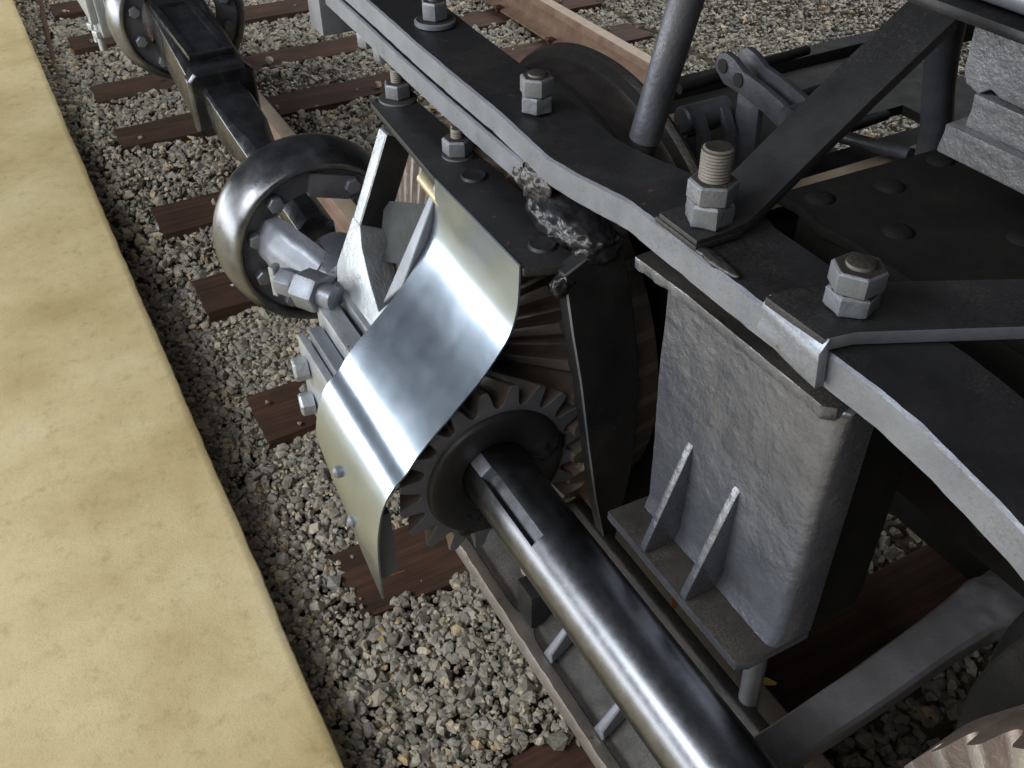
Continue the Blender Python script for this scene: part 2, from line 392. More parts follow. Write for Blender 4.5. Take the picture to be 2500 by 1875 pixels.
scatter(0.25, 2.6, -0.78, -0.13, 6000, 0.014, 0.033, variants)
scatter(0.25, 2.6, -0.78, -0.13, 6000, 0.010, 0.019, variants, 0.004)
scatter(0.25, 2.6, -0.78, -0.13, 5500, 0.008, 0.015, simple, -0.003)
scatter(2.6, 6.6, -0.78, -0.10, 4200, 0.016, 0.036, simple)
scatter(0.2, 3.2, -2.3, -0.82, 3000, 0.018, 0.038, simple)
scatter(3.2, 6.6, -2.3, -0.82, 3800, 0.016, 0.036, simple)
scatter(1.6, 7.5, -5.6, -2.3, 3800, 0.016, 0.034, simple)
V = np.concatenate(VV); F = np.concatenate(FF)
me = bpy.data.meshes.new('gravel'); me.vertices.add(len(V)); me.vertices.foreach_set('co', V.ravel())
me.loops.add(F.size); me.loops.foreach_set('vertex_index', F.ravel().astype(np.int32))
me.polygons.add(len(F)); me.polygons.foreach_set('loop_start', np.arange(0, F.size, 3, dtype=np.int32)); me.update(calc_edges=True)
me.polygons.foreach_set('use_smooth', np.zeros(len(F), dtype=bool)); me.materials.append(MAT['stone'])
gravel = link(bpy.data.objects.new('gravel', me)); gravel['kind'] = 'stuff'
tag(gravel, 'grey crushed stone ballast lying between the ties and beside the track', 'gravel')

# ------------------------------------------------------------------ ties and rails
TIE_LABEL = ['farthest wooden tie, cut by the top left corner of the photo', 'wooden tie under the far coupling ring at the top left',
             'third wooden tie from the top edge, its end left of the square sleeve', 'fourth wooden tie from the top edge, beside the mouth of the square sleeve',
             'wooden tie under the square shaft, its end showing left of the round joint ring', 'wooden tie whose end shows left of the lower half of the near joint ring',
             'wooden tie whose end shows beside the two bolt heads of the bearing', 'wooden tie under the pointed lower end of the shiny guard',
             'wooden tie cut by the bottom edge, beside the ribbed casting']
for k, x in enumerate(TIE_X):
    bm = B(); r = random.Random(100 + k)
    y0, y1 = -2.72 + r.uniform(-0.03, 0.03), -0.297 + r.uniform(-0.012, 0.012)
    if k == 8: y1 = -0.37
    ny, nx, nz = 60, 8, 4
    w = TIE_W / 2
    box(bm, x - w, x + w, y0, y1, -0.30, -0.140 + r.uniform(-0.004, 0.006))
    bmesh.ops.subdivide_edges(bm, edges=[e for e in bm.edges if abs((e.verts[0].co - e.verts[1].co).y) > 1], cuts=48, use_grid_fill=True)
    bmesh.ops.subdivide_edges(bm, edges=[e for e in bm.edges if abs((e.verts[0].co - e.verts[1].co).x) > 0.1], cuts=6, use_grid_fill=True)
    for v in bm.verts:
        d = noise.noise(Vector((v.co.x * 22, v.co.y * 4, v.co.z * 22 + k))) * 0.006
        v.co.z += d if v.co.z > -0.2 else 0; v.co.x += d * 0.8
        v.co.y += noise.noise(Vector((v.co.x * 30, v.co.z * 30, k * 3.0))) * 0.006
    t = obj('railway_tie', bm, 'tie_wood', smooth=50, bevel=0.0)
    tag(t, TIE_LABEL[k], 'railway tie', 'wooden ties across the track')
def rail(yc, label, cat, x0, x1):
    t = thing('rail', label, cat, (x0, yc, -0.14), 'the two rails of the track')
    prof = [(-0.066, -0.139), (0.066, -0.139), (0.066, -0.130), (0.020, -0.116), (0.010, -0.105), (0.010, -0.045), (0.017, -0.036), (0.0325, -0.032), (0.0325, -0.008), (0.026, -0.001), (0.010, 0.0), (-0.010, 0.0), (-0.026, -0.001), (-0.0325, -0.008), (-0.0325, -0.032), (-0.017, -0.036), (-0.010, -0.045), (-0.010, -0.105), (-0.020, -0.116), (-0.066, -0.130)]
    bm = B(); prism(bm, [(yc + p, z) for p, z in prof], 'x', x0, x1)
    ro = obj('rail_section', bm, 'rail_rust', t, smooth=40); ro.data.materials.append(MAT['tan_steel'])
    for p in ro.data.polygons:
        if p.normal.z > 0.8 and p.center.z > -0.02 + 0.14 * 0: p.material_index = 1
    bm0 = B(); box(bm0, -0.008, 0.008, -0.008, 0.008, -0.139, -0.112); box(bm0, -0.013, 0.013, -0.022, 0.016, -0.122, -0.110)
    sp = None
    for x in TIE_X:
        for s in (-1, 1):
            loc = (x + 0.04 * s, yc + 0.078 * s, 0)
            if sp is None: sp = obj('spike', bm0, 'rust_dark', t, loc=loc, bevel=0.002)
            else: copy_part(sp, t, loc, 0 if s > 0 else math.pi)
    return t
rail(-0.8025, 'rusty near rail running under the geared wheel and the shaft', 'rail', -0.6, 9.0)
rail(-2.302, 'reddish rusty far rail behind the dark wheel, in front of the open gravel', 'rail', -0.6, 9.0)

def shade_grime(o, thr=0.8):
    """dark upward faces: painted shade together with oily dirt"""
    o.data.materials.append(MAT['shade_grime'])
    for p in o.data.polygons:
        if p.normal.z > thr: p.material_index = len(o.data.materials) - 1
    return o
# ------------------------------------------------------------------ nuts and bolts (built once, then shared)
def bolt(parent, name, loc, nuts, r, stud_r, stud_h, washer=None, rots=(0.2, 0.35), mat='nut_paint'):
    """nuts = heights of the stacked nuts; stud_h = threaded end standing above them"""
    x, y, z = loc; h = 0.0
    root = None
    if washer:
        bm = B(); lathe(bm, [(0, 0), (washer[0], 0), (washer[0], washer[1] * 0.7), (washer[0] - 0.003, washer[1]), (0, washer[1])], (0, 0, 0), (0, 0, 1), 32)
        root = shade_grime(obj(name, bm, mat, parent, loc=loc)); h = washer[1]
        first = root
    for k, nh in enumerate(nuts):
        bm = B(); hexprism(bm, r * (1.0 if k == len(nuts) - 1 else 0.97), h + 0.0006, h + nh, rots[k % len(rots)])
        if k == 0 and len(nuts) > 1: bmesh.ops.subdivide_edges(bm, edges=bm.edges[:], cuts=3, use_grid_fill=True); rough_up(bm, 0.0014, 160, seed=x)
        if root is None: root = shade_grime(obj(name, bm, mat, parent, loc=loc, bevel=0.0009))
        else: shade_grime(obj('nut', bm, mat, root, loc=loc, bevel=0.0009))
        h += nh
    bm = B()
    if stud_h > 0.012:
        prof = [(0, h - 0.004)]; zz = h - 0.004; pitch = 0.0036
        while zz < h + stud_h - pitch:
            prof += [(stud_r * 0.93, zz), (stud_r, zz + pitch * 0.5)]; zz += pitch
        prof += [(stud_r * 0.93, h + stud_h - 0.002), (stud_r * 0.8, h + stud_h), (0, h + stud_h)]
    else: prof = [(0, h - 0.004), (stud_r, h - 0.004), (stud_r, h + stud_h * 0.6), (stud_r * 0.7, h + stud_h), (0, h + stud_h)]
    lathe(bm, prof, (0, 0, 0), (0, 0, 1), 28)
    shade_grime(obj('stud', bm, 'stud_dust', root, loc=loc))
    return root
def bolt_head(parent, name, loc, axis, r, h, mat, rot=0.0, shank=0.0):
    bm = B(); c = h * 0.15
    pr = [(0, 0), (r * 0.95, 0), (r, c), (r, h - c), (r * 0.86, h), (0, h)]
    lathe(bm, pr, (0, 0, 0), axis, 6, rot)
    if shank: lathe(bm, [(0, -shank), (r * 0.6, -shank), (r * 0.6, 0.0005), (0, 0.0005)], (0, 0, 0), axis, 14)
    return obj(name, bm, mat, parent, loc=loc, bevel=0.0008)

# ------------------------------------------------------------------ truck frame
truck = thing('truck_frame', 'black bolted locomotive truck frame with flat bars, brackets and a shiny curved gear guard', 'truck frame', (0.9, -0.62, 0.0))
# upper arch bar
BX = [-0.6, 0.0, 0.15, 0.25, 0.306, 0.36, 0.41, 0.47, 0.58, 0.73, 0.80, 0.85, 0.92, 0.985, 1.02, 1.13, 1.27, 1.40, 1.58, 1.90]
BZ = [0.55, 0.815, 0.875, 0.910, 0.921, 0.930, 0.934, 0.933, 0.930, 0.931, 0.932, 0.924, 0.913, 0.906, 0.909, 0.9165, 0.919, 0.923, 0.932, 0.944]
def lit_worn_edge(o, test):
    """grey on the picked faces: rubbed paint on the hanger, painted light on the strap"""
    o.data.materials.append(MAT['graphite'])
    for p in o.data.polygons:
        if test(p.normal): p.material_index = 1
    return o
def lit_front(o):
    """side light painted in: the cut front face grey, the other faces black"""
    o.data.materials.append(MAT['black_paint'])
    for p in o.data.polygons:
        if p.normal.y < 0.55: p.material_index = 1
    return o
def flat_bar(x0, x1, yf, yb, ztop, thick, seed, amp=0.0016):
    bm = B(); rings = []
    nn = int((x1 - x0) / 0.008)
    for i in range(nn + 1):
        x = x0 + (x1 - x0) * i / nn; z = ztop(x)
        w1 = noise.noise(Vector((x * 26, seed, 0))) * amp + noise.noise(Vector((x * 90, seed, 3))) * amp * 0.5
        w2 = noise.noise(Vector((x * 31, seed, 9))) * amp
        e = 0.003 + abs(w2)
        rings.append([bm.verts.new(q) for q in ((x, yf + w1 - e, z), (x, yf + w1 * 0.4, z - e * 0.9), (x, yf + w2, z - thick + e), (x, yf - e, z - thick + w1 * 0.7), (x, yb, z - thick), (x, yb, z - 0.003), (x, yb + 0.003, z))])
    for p, q in zip(rings, rings[1:]):
        for k in range(7): bm.faces.new((p[k], p[(k + 1) % 7], q[(k + 1) % 7], q[k]))
    bm.faces.new(rings[0][::-1]); bm.faces.new(rings[-1]); return bm
lit_front(obj('upper_arch_bar', flat_bar(-0.5, 1.9, -0.58, -0.69, lambda x: interp(x, BX, BZ), 0.040, 1.0), 'graphite', truck, smooth=28))
LX = [1.0, 1.05, 1.15, 1.30, 1.46, 1.62, 1.90]; LZ = [0.874, 0.8765, 0.8765, 0.879, 0.8845, 0.893, 0.904]
lit_front(obj('lower_arch_bar', flat_bar(1.045, 1.82, -0.577, -0.688, lambda x: interp(x, LX, LZ) - 0.0025, 0.038, 4.0, 0.0010), 'graphite', truck, smooth=28))
# far end block of the bars
bm = B(); box(bm, 1.825, 1.90, -0.70, -0.565, 0.80, 0.955); obj('end_block', bm, 'graphite', truck, bevel=0.006)
for k, (x, z) in enumerate(((1.70, 0.845), (1.62, 0.845))):
    bolt_head(truck, 'bolt', (x, -0.61, z), (0, 0, -1), 0.020, 0.030, 'graphite', 0.3 * k)

# mounting plate
bm = B(); prism(bm, [(0.918, -0.509), (1.20, -0.513), (1.507, -0.534), (1.502, -0.606), (0.96, -0.606), (0.914, -0.64), (0.885, -0.60)], 'z', 0.783, 0.795)
obj('mounting_plate', bm, 'black_paint', truck, bevel=0.0016)
bolt(truck, 'bolt', (1.493, -0.580, 0.7952), [0.026], 0.0235, 0.010, 0.022, washer=(0.033, 0.005), rots=(0.15,))
bolt(truck, 'bolt', (1.252, -0.577, 0.7952), [0.026], 0.0240, 0.010, 0.014, washer=(0.025, 0.004), rots=(0.55,))
for (x, y) in ((1.176, -0.5665), (0.957, -0.559)):
    bm = B(); lathe(bm, [(0, 0.0012), (0.012, 0.0015), (0.0175, 0.0035), (0.0205, 0.0), (0.0205, -0.006), (0, -0.006)], (0, 0, 0), (0, 0, 1), 32); obj('rivet', bm, 'black_paint', truck, loc=(x, y, 0.7955))
# spacer column up to the arch bars, far end
bm = B(); cyl(bm, (1.505, -0.60, 0.795), (1.505, -0.60, 0.85), 0.010); obj('spacer_bolt', bm, 'graphite', truck)
# bolts standing on the upper bar
bolt(truck, 'bolt', (1.452, -0.640, 0.9262), [0.030], 0.0225, 0.010, 0.003, washer=(0.034, 0.008), rots=(0.12,))
bolt(truck, 'bolt', (1.100, -0.630, 0.9152), [0.024, 0.026], 0.0240, 0.0125, 0.005, rots=(0.0, 0.28))
# hanger plate beside the gear, welded on under the plate
bm = B(); X0 = 0.885
hexa(bm, [(X0, -0.655, 0.165), (X0, -0.668, 0.165), (X0 + 0.028, -0.668, 0.165), (X0 + 0.028, -0.655, 0.165),
          (X0, -0.549, 0.787), (X0, -0.637, 0.83), (X0 + 0.028, -0.637, 0.83), (X0 + 0.028, -0.549, 0.787)])
bm.free(); bm = B()
Lft = [(-0.550, 0.790), (-0.566, 0.690), (-0.583, 0.598), (-0.603, 0.46), (-0.622, 0.34), (-0.657, 0.170)]
Rgt = [(-0.662, 0.165), (-0.690, 0.38), (-0.689, 0.545), (-0.684, 0.596), (-0.658, 0.737), (-0.634, 0.825), (-0.60, 0.815)]
prism(bm, Lft + Rgt, 'x', X0, X0 + 0.026)
lit_worn_edge(obj('hanger_plate', bm, 'black_paint', truck, bevel=0.0022, seg=1), lambda n: n.x < -0.3 and n.y > 0.3 and n.z < 0.3)
# lumpy weld where the lower bar ends
bm = B(); blob(bm, (1.035, -0.588, 0.850), 0.048, 0.015, 0.028, 0.005, 75, 5, 2.0); obj('weld_bead', bm, 'weld', truck, smooth=70)
bm = B(); blob(bm, (0.968, -0.606, 0.818), 0.090, 0.043, 0.029, 0.005, 70, 5, 7.0); obj('tar_crust', bm, 'tar', truck, smooth=70)
bm = B(); blob(bm, (0.896, -0.556, 0.770), 0.012, 0.018, 0.020, 0.004, 90, 4, 5.0); obj('tar_crust', bm, 'tar', truck, smooth=70)
bm = B(); blob(bm, (0.905, -0.612, 0.806), 0.030, 0.036, 0.022, 0.005, 80, 4, 9.0); obj('tar_crust', bm, 'tar', truck, smooth=70)

# curved gear guard
GP = [(-0.509, 0.797), (-0.508, 0.77), (-0.504, 0.728), (-0.489, 0.686), (-0.448, 0.633), (-0.404, 0.590), (-0.369, 0.557), (-0.341, 0.528), (-0.324, 0.506), (-0.305, 0.490), (-0.292, 0.473), (-0.282, 0.452), (-0.276, 0.430), (-0.271, 0.405), (-0.268, 0.380), (-0.2655, 0.340), (-0.2645, 0.30), (-0.264, 0.262)]
def smooth_curve(P, per=6):
    out = []; P = [np.array(p) for p in P]
    for i in range(len(P) - 1):
        p0, p1, p2, p3 = P[max(i - 1, 0)], P[i], P[i + 1], P[min(i + 2, len(P) - 1)]
        for k in range(per):
            t = k / per
            out.append(0.5 * (2 * p1 + (p2 - p0) * t + (2 * p0 - 5 * p1 + 4 * p2 - p3) * t * t + (3 * p1 - p0 - 3 * p2 + p3) * t ** 3))
    out.append(P[-1]); return out
GC = smooth_curve(GP, 5)
bm = B(); cols = []
GX = linspace(0.924, 1.195, 40)
for x in GX:
    zend = 0.264 + (x - 0.924) * 0.46
    pts = [p for p in GC if p[1] > zend + 0.004]; lastz = zend
    pts.append(np.array((interp(-zend, [-p[1] for p in GC], [p[0] for p in GC]), zend)))
    # same number of rows in every column
    s = np.r_[0, np.cumsum([np.hypot(*(a2 - b4)) for a2, b4 in zip(pts, pts[1:])])]; q = np.linspace(0, s[-1], 80)
    yy = np.interp(q, s, [p[0] for p in pts]); zz = np.interp(q, s, [p[1] for p in pts])
    col = []
    for y, z in zip(yy, zz):
        d = 0.0016 * noise.noise(Vector((x * 6, y * 6, z * 6)))
        col.append(bm.verts.new((x, y + d + (x - 0.924) * (-0.015) * (1 if z > 0.7 else max(0, (z - 0.3) / 0.4)), z + d)))
    cols.append(col)
for a3, b4 in zip(cols, cols[1:]):
    for k in range(79): bm.faces.new((a3[k], a3[k + 1], b4[k + 1], b4[k]))
bmesh.ops.recalc_face_normals(bm, faces=bm.faces)
bmesh.ops.solidify(bm, geom=bm.faces[:], thickness=0.0028)
guard = obj('gear_guard', bm, 'sheet_metal', truck, smooth=50)
for (x, y, z) in ((1.085, -0.2665, 0.40), (1.035, -0.2640, 0.335)):
    bm = B(); lathe(bm, [(0, 0.009), (0.005, 0.0085), (0.0095, 0.004), (0.0100, 0), (0.0100, -0.004), (0, -0.004)], (0, 0, 0), (0, 1, 0), 16); obj('rivet', bm, 'nut_paint', guard, loc=(x, y, z))
bm = B(); hexa(bm, [(0.945, -0.300, 0.285), (0.985, -0.300, 0.285), (0.985, -0.270, 0.285), (0.945, -0.270, 0.285), (0.965, -0.305, 0.40), (1.005, -0.305, 0.40), (1.005, -0.275, 0.40), (0.965, -0.275, 0.40)])
obj('guard_stay', bm, 'graphite', guard, bevel=0.002)

# bearing bracket: leaning frame of two legs with a window, bearing block and cap below
brk_bm = B()
def lean(x, s, t=0.0):
    """a point of the leaning front: s = 0 at the plate edge, 1 at the ledge; t = depth inward"""
    y = -0.523 + 0.112 * s; z = 0.790 - 0.240 * s
    return (x, y - t * 0.9, z - t * 0.43)
def lean_prism(bm, poly, t0, t1):
    v0 = [bm.verts.new(lean(x, s, t0)) for x, s in poly]; v1 = [bm.verts.new(lean(x, s, t1)) for x, s in poly]; n = len(poly)
    bm.faces.new(v0); bm.faces.new(v1[::-1])
    for i in range(n): bm.faces.new((v0[i], v1[i], v1[(i + 1) % n], v0[(i + 1) % n]))
lean_prism(brk_bm, [(1.436, 0.03), (1.404, 0.03), (1.392, 0.66), (1.424, 0.66)], 0, 0.055)
bracket = obj('bearing_bracket', brk_bm, 'silver_paint', truck, bevel=0.006, seg=3)
bracket.data.materials.append(MAT['black_paint'])
for p in bracket.data.polygons:
    if p.normal.x < -0.75: p.material_index = 1
bm = B(); lean_prism(bm, [(1.214, 0.03), (1.200, 0.03), (1.200, 0.70), (1.240, 0.90)], 0, 0.045); obj('leg', bm, 'graphite', bracket, bevel=0.004, seg=3)
bm = B(); lean_prism(bm, [(1.424, 0.64), (1.390, 0.64), (1.360, 0.74), (1.300, 0.86), (1.240, 0.955), (1.222, 0.86), (1.203, 0.80), (1.200, 1.10), (1.395, 1.12), (1.425, 1.0)], -0.001, 0.055)
bmesh.ops.subdivide_edges(bm, edges=bm.edges[:], cuts=3); obj('web', bm, 'silver_paint', bracket, bevel=0.003, seg=2)
# ledges stepping out to the cap
def ledge(name, x0, x1, y0, y1, z0, z1, mat='silver_paint', bv=0.004):
    bm = B(); box(bm, x0, x1, y0, y1, z0, z1); rough_up(bm, 0.0015, 60, 3, x0); return obj(name, bm, mat, bracket, bevel=bv, smooth=40, bang=50)
ledge('ledge', 1.08, 1.400, -0.47, -0.392, 0.500, 0.533)
ledge('bearing_block', 1.10, 1.395, -0.47, -0.384, 0.35, 0.498, 'graphite')
ledge('cap_flange', 1.10, 1.375, -0.382, -0.348, 0.32, 0.520)
ledge('cap', 1.12, 1.350, -0.346, -0.322, 0.34, 0.49, 'graphite')
ledge('cap_strip', 1.10, 1.372, -0.320, -0.306, 0.30, 0.470)
for k, (x, z) in enumerate(((1.352, 0.425), (1.352, 0.345))):
    bolt_head(bracket, 'bolt_head', (x - 0.022, -0.3055, z), (0.15, 1, 0), 0.022, 0.026, 'silver_paint', 0.4 * k)
# the big clamp nut at the end of the ledge
bolt_head(bracket, 'clamp_nut', (1.372, -0.362, 0.535), (0.85, 0.5, 0.0), 0.036, 0.050, 'graphite', 0.2, shank=0.03)
bolt_head(bracket, 'clamp_nut', (1.418, -0.334, 0.535), (0.85, 0.5, 0.0), 0.026, 0.040, 'graphite', 0.5)
bm = B(); hexa(bm, [(1.455, -0.318, 0.505), (1.464, -0.312, 0.505), (1.455, -0.296, 0.505), (1.446, -0.302, 0.505), (1.455, -0.318, 0.565), (1.464, -0.312, 0.565), (1.455, -0.296, 0.565), (1.446, -0.302, 0.565)])
obj('cotter', bm, 'silver_paint', bracket, bevel=0.002)
# plate and pin seen through the window
bm = B(); lean_prism(bm, [(1.375, 0.42), (1.385, 0.50), (1.372, 0.60), (1.350, 0.615), (1.335, 0.66), (1.338, 0.78), (1.20, 0.55), (1.235, 0.20)], 0.030, 0.036); obj('tag_plate', bm, 'tag_grey', bracket, bevel=0.0008)
bm = B(); cyl(bm, (1.262, -0.520, 0.768), (1.18, -0.520, 0.757), 0.0115, seg=18, round_end=0.002); obj('grease_pin', bm, 'brass', bracket)

# pedestal casting: upright face with top and bottom flanges and two gussets
ped_bm = B(); FY = -0.612
poly = [(-0.62, 0.852), (FY, 0.845), (FY + 0.004, 0.70), (FY + 0.004, 0.50), (FY + 0.012, 0.478), (-0.66, 0.478), (-0.66, 0.852)]
prism(ped_bm, poly, 'x', 0.462, 0.742)
bmesh.ops.subdivide_edges(ped_bm, edges=[e for e in ped_bm.edges if abs((e.verts[0].co - e.verts[1].co).x) > 0.2], cuts=70, use_grid_fill=True)
bmesh.ops.subdivide_edges(ped_bm, edges=[e for e in ped_bm.edges if abs((e.verts[0].co - e.verts[1].co).z) > 0.1], cuts=44, use_grid_fill=True)
for v in ped_bm.verts:
    if v.co.y > -0.655: v.co.y -= 0.008 * max(0.0, (0.476 - v.co.x) / 0.014) ** 2
    if v.co.x > 0.72 : v.co.x += (0.86 - v.co.z) * (-0.05) + 0.01
    d = noise.noise(v.co * 9) * 0.003 + noise.noise(v.co * 38) * 0.0008 + max(0, noise.noise(v.co * 90) - 0.3) * 0.0022
    if v.co.y > -0.64: v.co.y += d
ped = obj('pedestal_casting', ped_bm, 'cast_grey', truck, smooth=55)
bm = B(); prism(bm, [(0.795, -0.592), (0.70, -0.5975), (0.48, -0.598), (0.470, -0.608), (0.470, -0.67), (0.80, -0.67)], 'z', 0.842, 0.857)
bmesh.ops.subdivide_edges(bm, edges=[e for e in bm.edges if e.calc_length() > 0.08], cuts=18); rough_up(bm, 0.003, 70, 0, 4.0)
shade_grime(obj('top_flange', bm, 'cast_grey', ped, smooth=45, bevel=0.0015, bang=50), 0.6)
bm = B(); prism(bm, [(0.752, -0.550), (0.748, -0.66), (0.462, -0.66), (0.462, -0.566), (0.470, -0.550)], 'z', 0.461, 0.477)
shade_grime(obj('bottom_flange', bm, 'cast_grey', ped, smooth=45, bevel=0.003))
for gx in (0.668, 0.578):
    bm = B(); prism(bm, [(-0.551, 0.4775), (-0.551, 0.486), (-0.604, 0.640), (-0.612, 0.655), (-0.62, 0.4775)], 'x', gx - 0.006, gx + 0.006)
    # flared foot and head
    obj('gusset', bm, 'cast_grey', ped, smooth=45, bevel=0.003, seg=2)
    bm = B(); lathe(bm, [(0.0, -0.02), (0.012, -0.018), (0.007, 0.0), (0.006, 0.02), (0, 0.02)], (gx, -0.612, 0.648), (0, 0.32, -1), 10); bm.free()

# diagonal strap rising inward from the foot on the bar
bm = B()
ribbon(bm, [(0.708, -0.580, 0.9455), (0.708, -0.62, 0.9455), (0.708, -0.648, 0.950), (0.709, -0.672, 0.966), (0.710, -0.72, 1.000), (0.713, -0.80, 1.054), (0.716, -0.90, 1.118)], (0.068, 0, 0), 0.013)
obj('diagonal_strap', bm, 'black_paint', truck, bevel=0.002)
bm = B(); box(bm, 0.672, 0.746, -0.640, -0.578, 0.9328, 0.9400); obj('foot_plate', bm, 'black_paint', truck, bevel=0.002)
bolt(truck, 'bolt', (0.702, -0.616, 0.946), [0.026, 0.024], 0.0270, 0.0170, 0.036, rots=(0.15, 0.42))
bm = B(); blob(bm, (0.655, -0.586, 0.9345), 0.045, 0.008, 0.004, 0.002, 90, 4, 3.0); obj('weld_bead', bm, 'weld', truck, smooth=60)
# cross strap going inward from the second foot, its end hooked over the bar
bm = B(); top = [(0.5545, -0.570), (0.5535, -0.60), (0.521, -0.684), (0.456, -0.810), (0.38, -0.95), (0.24, -1.2), (0.17, -1.2), (0.315, -0.93), (0.402, -0.745), (0.470, -0.605), (0.476, -0.572)]
prism(bm, top, 'z', 0.9355, 0.9505); cross = lit_worn_edge(obj('cross_strap', bm, 'black_paint', truck, bevel=0.002), lambda n: n.x < -0.45 and abs(n.z) < 0.6)  # near edge painted lighter, as if lit from the side
bm = B(); hexa(bm, [(0.468, -0.577, 0.900), (0.556, -0.577, 0.912), (0.556, -0.566, 0.912), (0.468, -0.566, 0.900), (0.474, -0.577, 0.9500), (0.555, -0.577, 0.9502), (0.556, -0.570, 0.942), (0.474, -0.568, 0.936)])
rough_up(bm, 0.003, 60, 3, 2.0); obj('hook', bm, 'graphite', cross, bevel=0.0015, bang=50)
bolt(truck, 'bolt', (0.503, -0.628, 0.951), [0.022, 0.024], 0.0262, 0.0135, 0.006, rots=(0.35, 0.05))

# inner bolster plate with rivets, blocks and post behind the strap
bm = B(); edge = [(0.975, -0.985), (0.93, -0.99), (0.87, -0.975), (0.81, -0.985), (0.75, -0.98), (0.67, -0.985), (0.55, -1.0), (0.30, -1.02), (0.30, -1.75), (0.965, -1.75), (0.962, -1.35)]
prism(bm, edge, 'z', 0.735, 0.752); bol = obj('bolster_plate', bm, 'matte_black', truck, bevel=0.002)
for (x, y) in ((0.930, -1.03), (0.905, -1.15), (0.93, -1.285), (0.70, -1.20), (0.80, -1.06), (0.62, -1.08)):
    bm = B(); lathe(bm, [(0.024, -0.004), (0.022, 0.002), (0.017, 0.006), (0.009, 0.008), (0, 0.0085)], (0, 0, 0), (0, 0, 1), 24); obj('rivet', bm, 'matte_black', bol, loc=(x, y, 0.752))
bm = B(); prism(bm, [(0.800, 0.985), (0.792, 0.968), (0.77, 0.962), (0.755, 0.972), (0.74, 0.966), (0.55, 0.962), (0.55, 1.095), (0.808, 1.095)], 'y', -1.45, -1.10); rough_up(bm, 0.003, 30, 2, 1.0)
obj('bolster_block', bm, 'rough_grey', truck, smooth=45, bevel=0.004, bang=50)
bm = B(); box(bm, 0.53, 0.795, -1.40, -1.085, 0.875, 0.915); box(bm, 0.55, 0.775, -1.40, -1.10, 0.9155, 0.96); rough_up(bm, 0.004, 40, 3, 3.0)
obj('bearing_pad', bm, 'rough_grey', truck, smooth=45, bevel=0.004, bang=50)
bm = B(); tube_path(bm, [(1.02, -1.40, 0.60), (1.02, -1.372, 0.76), (1.02, -1.352, 0.823), (1.02, -1.336, 0.887), (1.02, -1.327, 0.94), (1.02, -1.32, 1.097)], [0.030, 0.027, 0.026, 0.027, 0.029, 0.03], 18); obj('post', bm, 'blue_grey', truck)

# lower ribbed casting beneath the shaft
low_bm = B()
prism(low_bm, [(-0.468, 0.085), (-0.466, 0.10), (-0.478, 0.112), (-0.50, 0.112), (-0.64, 0.24), (-0.66, 0.24), (-0.66, 0.085)], 'x', 0.30, 1.125)
rough_up(low_bm, 0.0, 1); low = obj('lower_casting', low_bm, 'shade_grime', truck, bevel=0.003)
bm = B(); nn = 60; rings = []
for i in range(nn + 1):
    x = 0.30 + 0.83 * i / nn; w = noise.noise(Vector((x * 40, 0, 0))) * 0.002; bul = 0.012 * math.exp(-((x - 0.875) / 0.02) ** 2)
    rings.append([bm.verts.new(q) for q in ((x, -0.462, 0.088), (x, -0.460 + w, 0.104), (x, -0.466 + w, 0.118), (x, -0.478 - bul, 0.1165 + w), (x, -0.486 - bul * 1.6, 0.1135))])
for p, q in zip(rings, rings[1:]):
    for k in range(4): bm.faces.new((p[k], p[k + 1], q[k + 1], q[k]))
bmesh.ops.recalc_face_normals(bm, faces=bm.faces); bmesh.ops.solidify(bm, geom=bm.faces[:], thickness=0.006)
obj('edge_strip', bm, 'worn_steel', low, smooth=45)
for gx in (0.795, 0.640, 0.47):
    bm = B(); hexa(bm, [(gx - 0.014, -0.484, 0.1165), (gx + 0.014, -0.484, 0.1165), (gx + 0.004, -0.60, 0.19), (gx - 0.004, -0.60, 0.19), (gx - 0.006, -0.486, 0.132), (gx + 0.006, -0.486, 0.132), (gx + 0.004, -0.585, 0.268), (gx - 0.004, -0.585, 0.268)])
    obj('rib', bm, 'graphite', low, bevel=0.003)
bm = B(); box(bm, 0.855, 0.905, -0.64, -0.488, 0.120, 0.200); obj('cross_bar', bm, 'black_paint', low, bevel=0.004)
bm = B(); lathe(bm, [(0.014, 0.0), (0.022, 0.0), (0.022, 0.012), (0.014, 0.012)], (0.945, -0.545, 0.155), (0, 0.65, 0.75), 20, close=True); obj('slot_rim', bm, 'worn_steel', low)

# lower lever bar crossing under the shaft on the right, and its knob, small rod and dark nut
lev = B(); rings = []
for (x, y, z, w, h) in ((0.415, -0.46, 0.300, 0.026, 0.018), (0.418, -0.60, 0.306, 0.028, 0.020), (0.424, -0.76, 0.316, 0.030, 0.022), (0.432, -0.90, 0.328, 0.032, 0.024), (0.434, -0.965, 0.336, 0.036, 0.026), (0.430, -1.00, 0.342, 0.044, 0.030), (0.424, -1.04, 0.342, 0.048, 0.032), (0.42, -1.075, 0.336, 0.036, 0.026), (0.42, -1.09, 0.332, 0.016, 0.014)):
    rings.append([lev.verts.new((x + w * a9, y, z + h * b9)) for a9, b9 in ((-1, -0.6), (-0.8, -1), (0.8, -1), (1, -0.6), (1, 0.6), (0.85, 0.92), (0, 1.0), (-0.85, 0.92), (-1, 0.6))])
for p, q in zip(rings, rings[1:]):
    for k in range(9): lev.faces.new((p[k], p[(k + 1) % 9], q[(k + 1) % 9], q[k]))
lev.faces.new(rings[0][::-1]); lev.faces.new(rings[-1])
bmesh.ops.subdivide_edges(lev, edges=lev.edges[:], cuts=4, use_grid_fill=True)
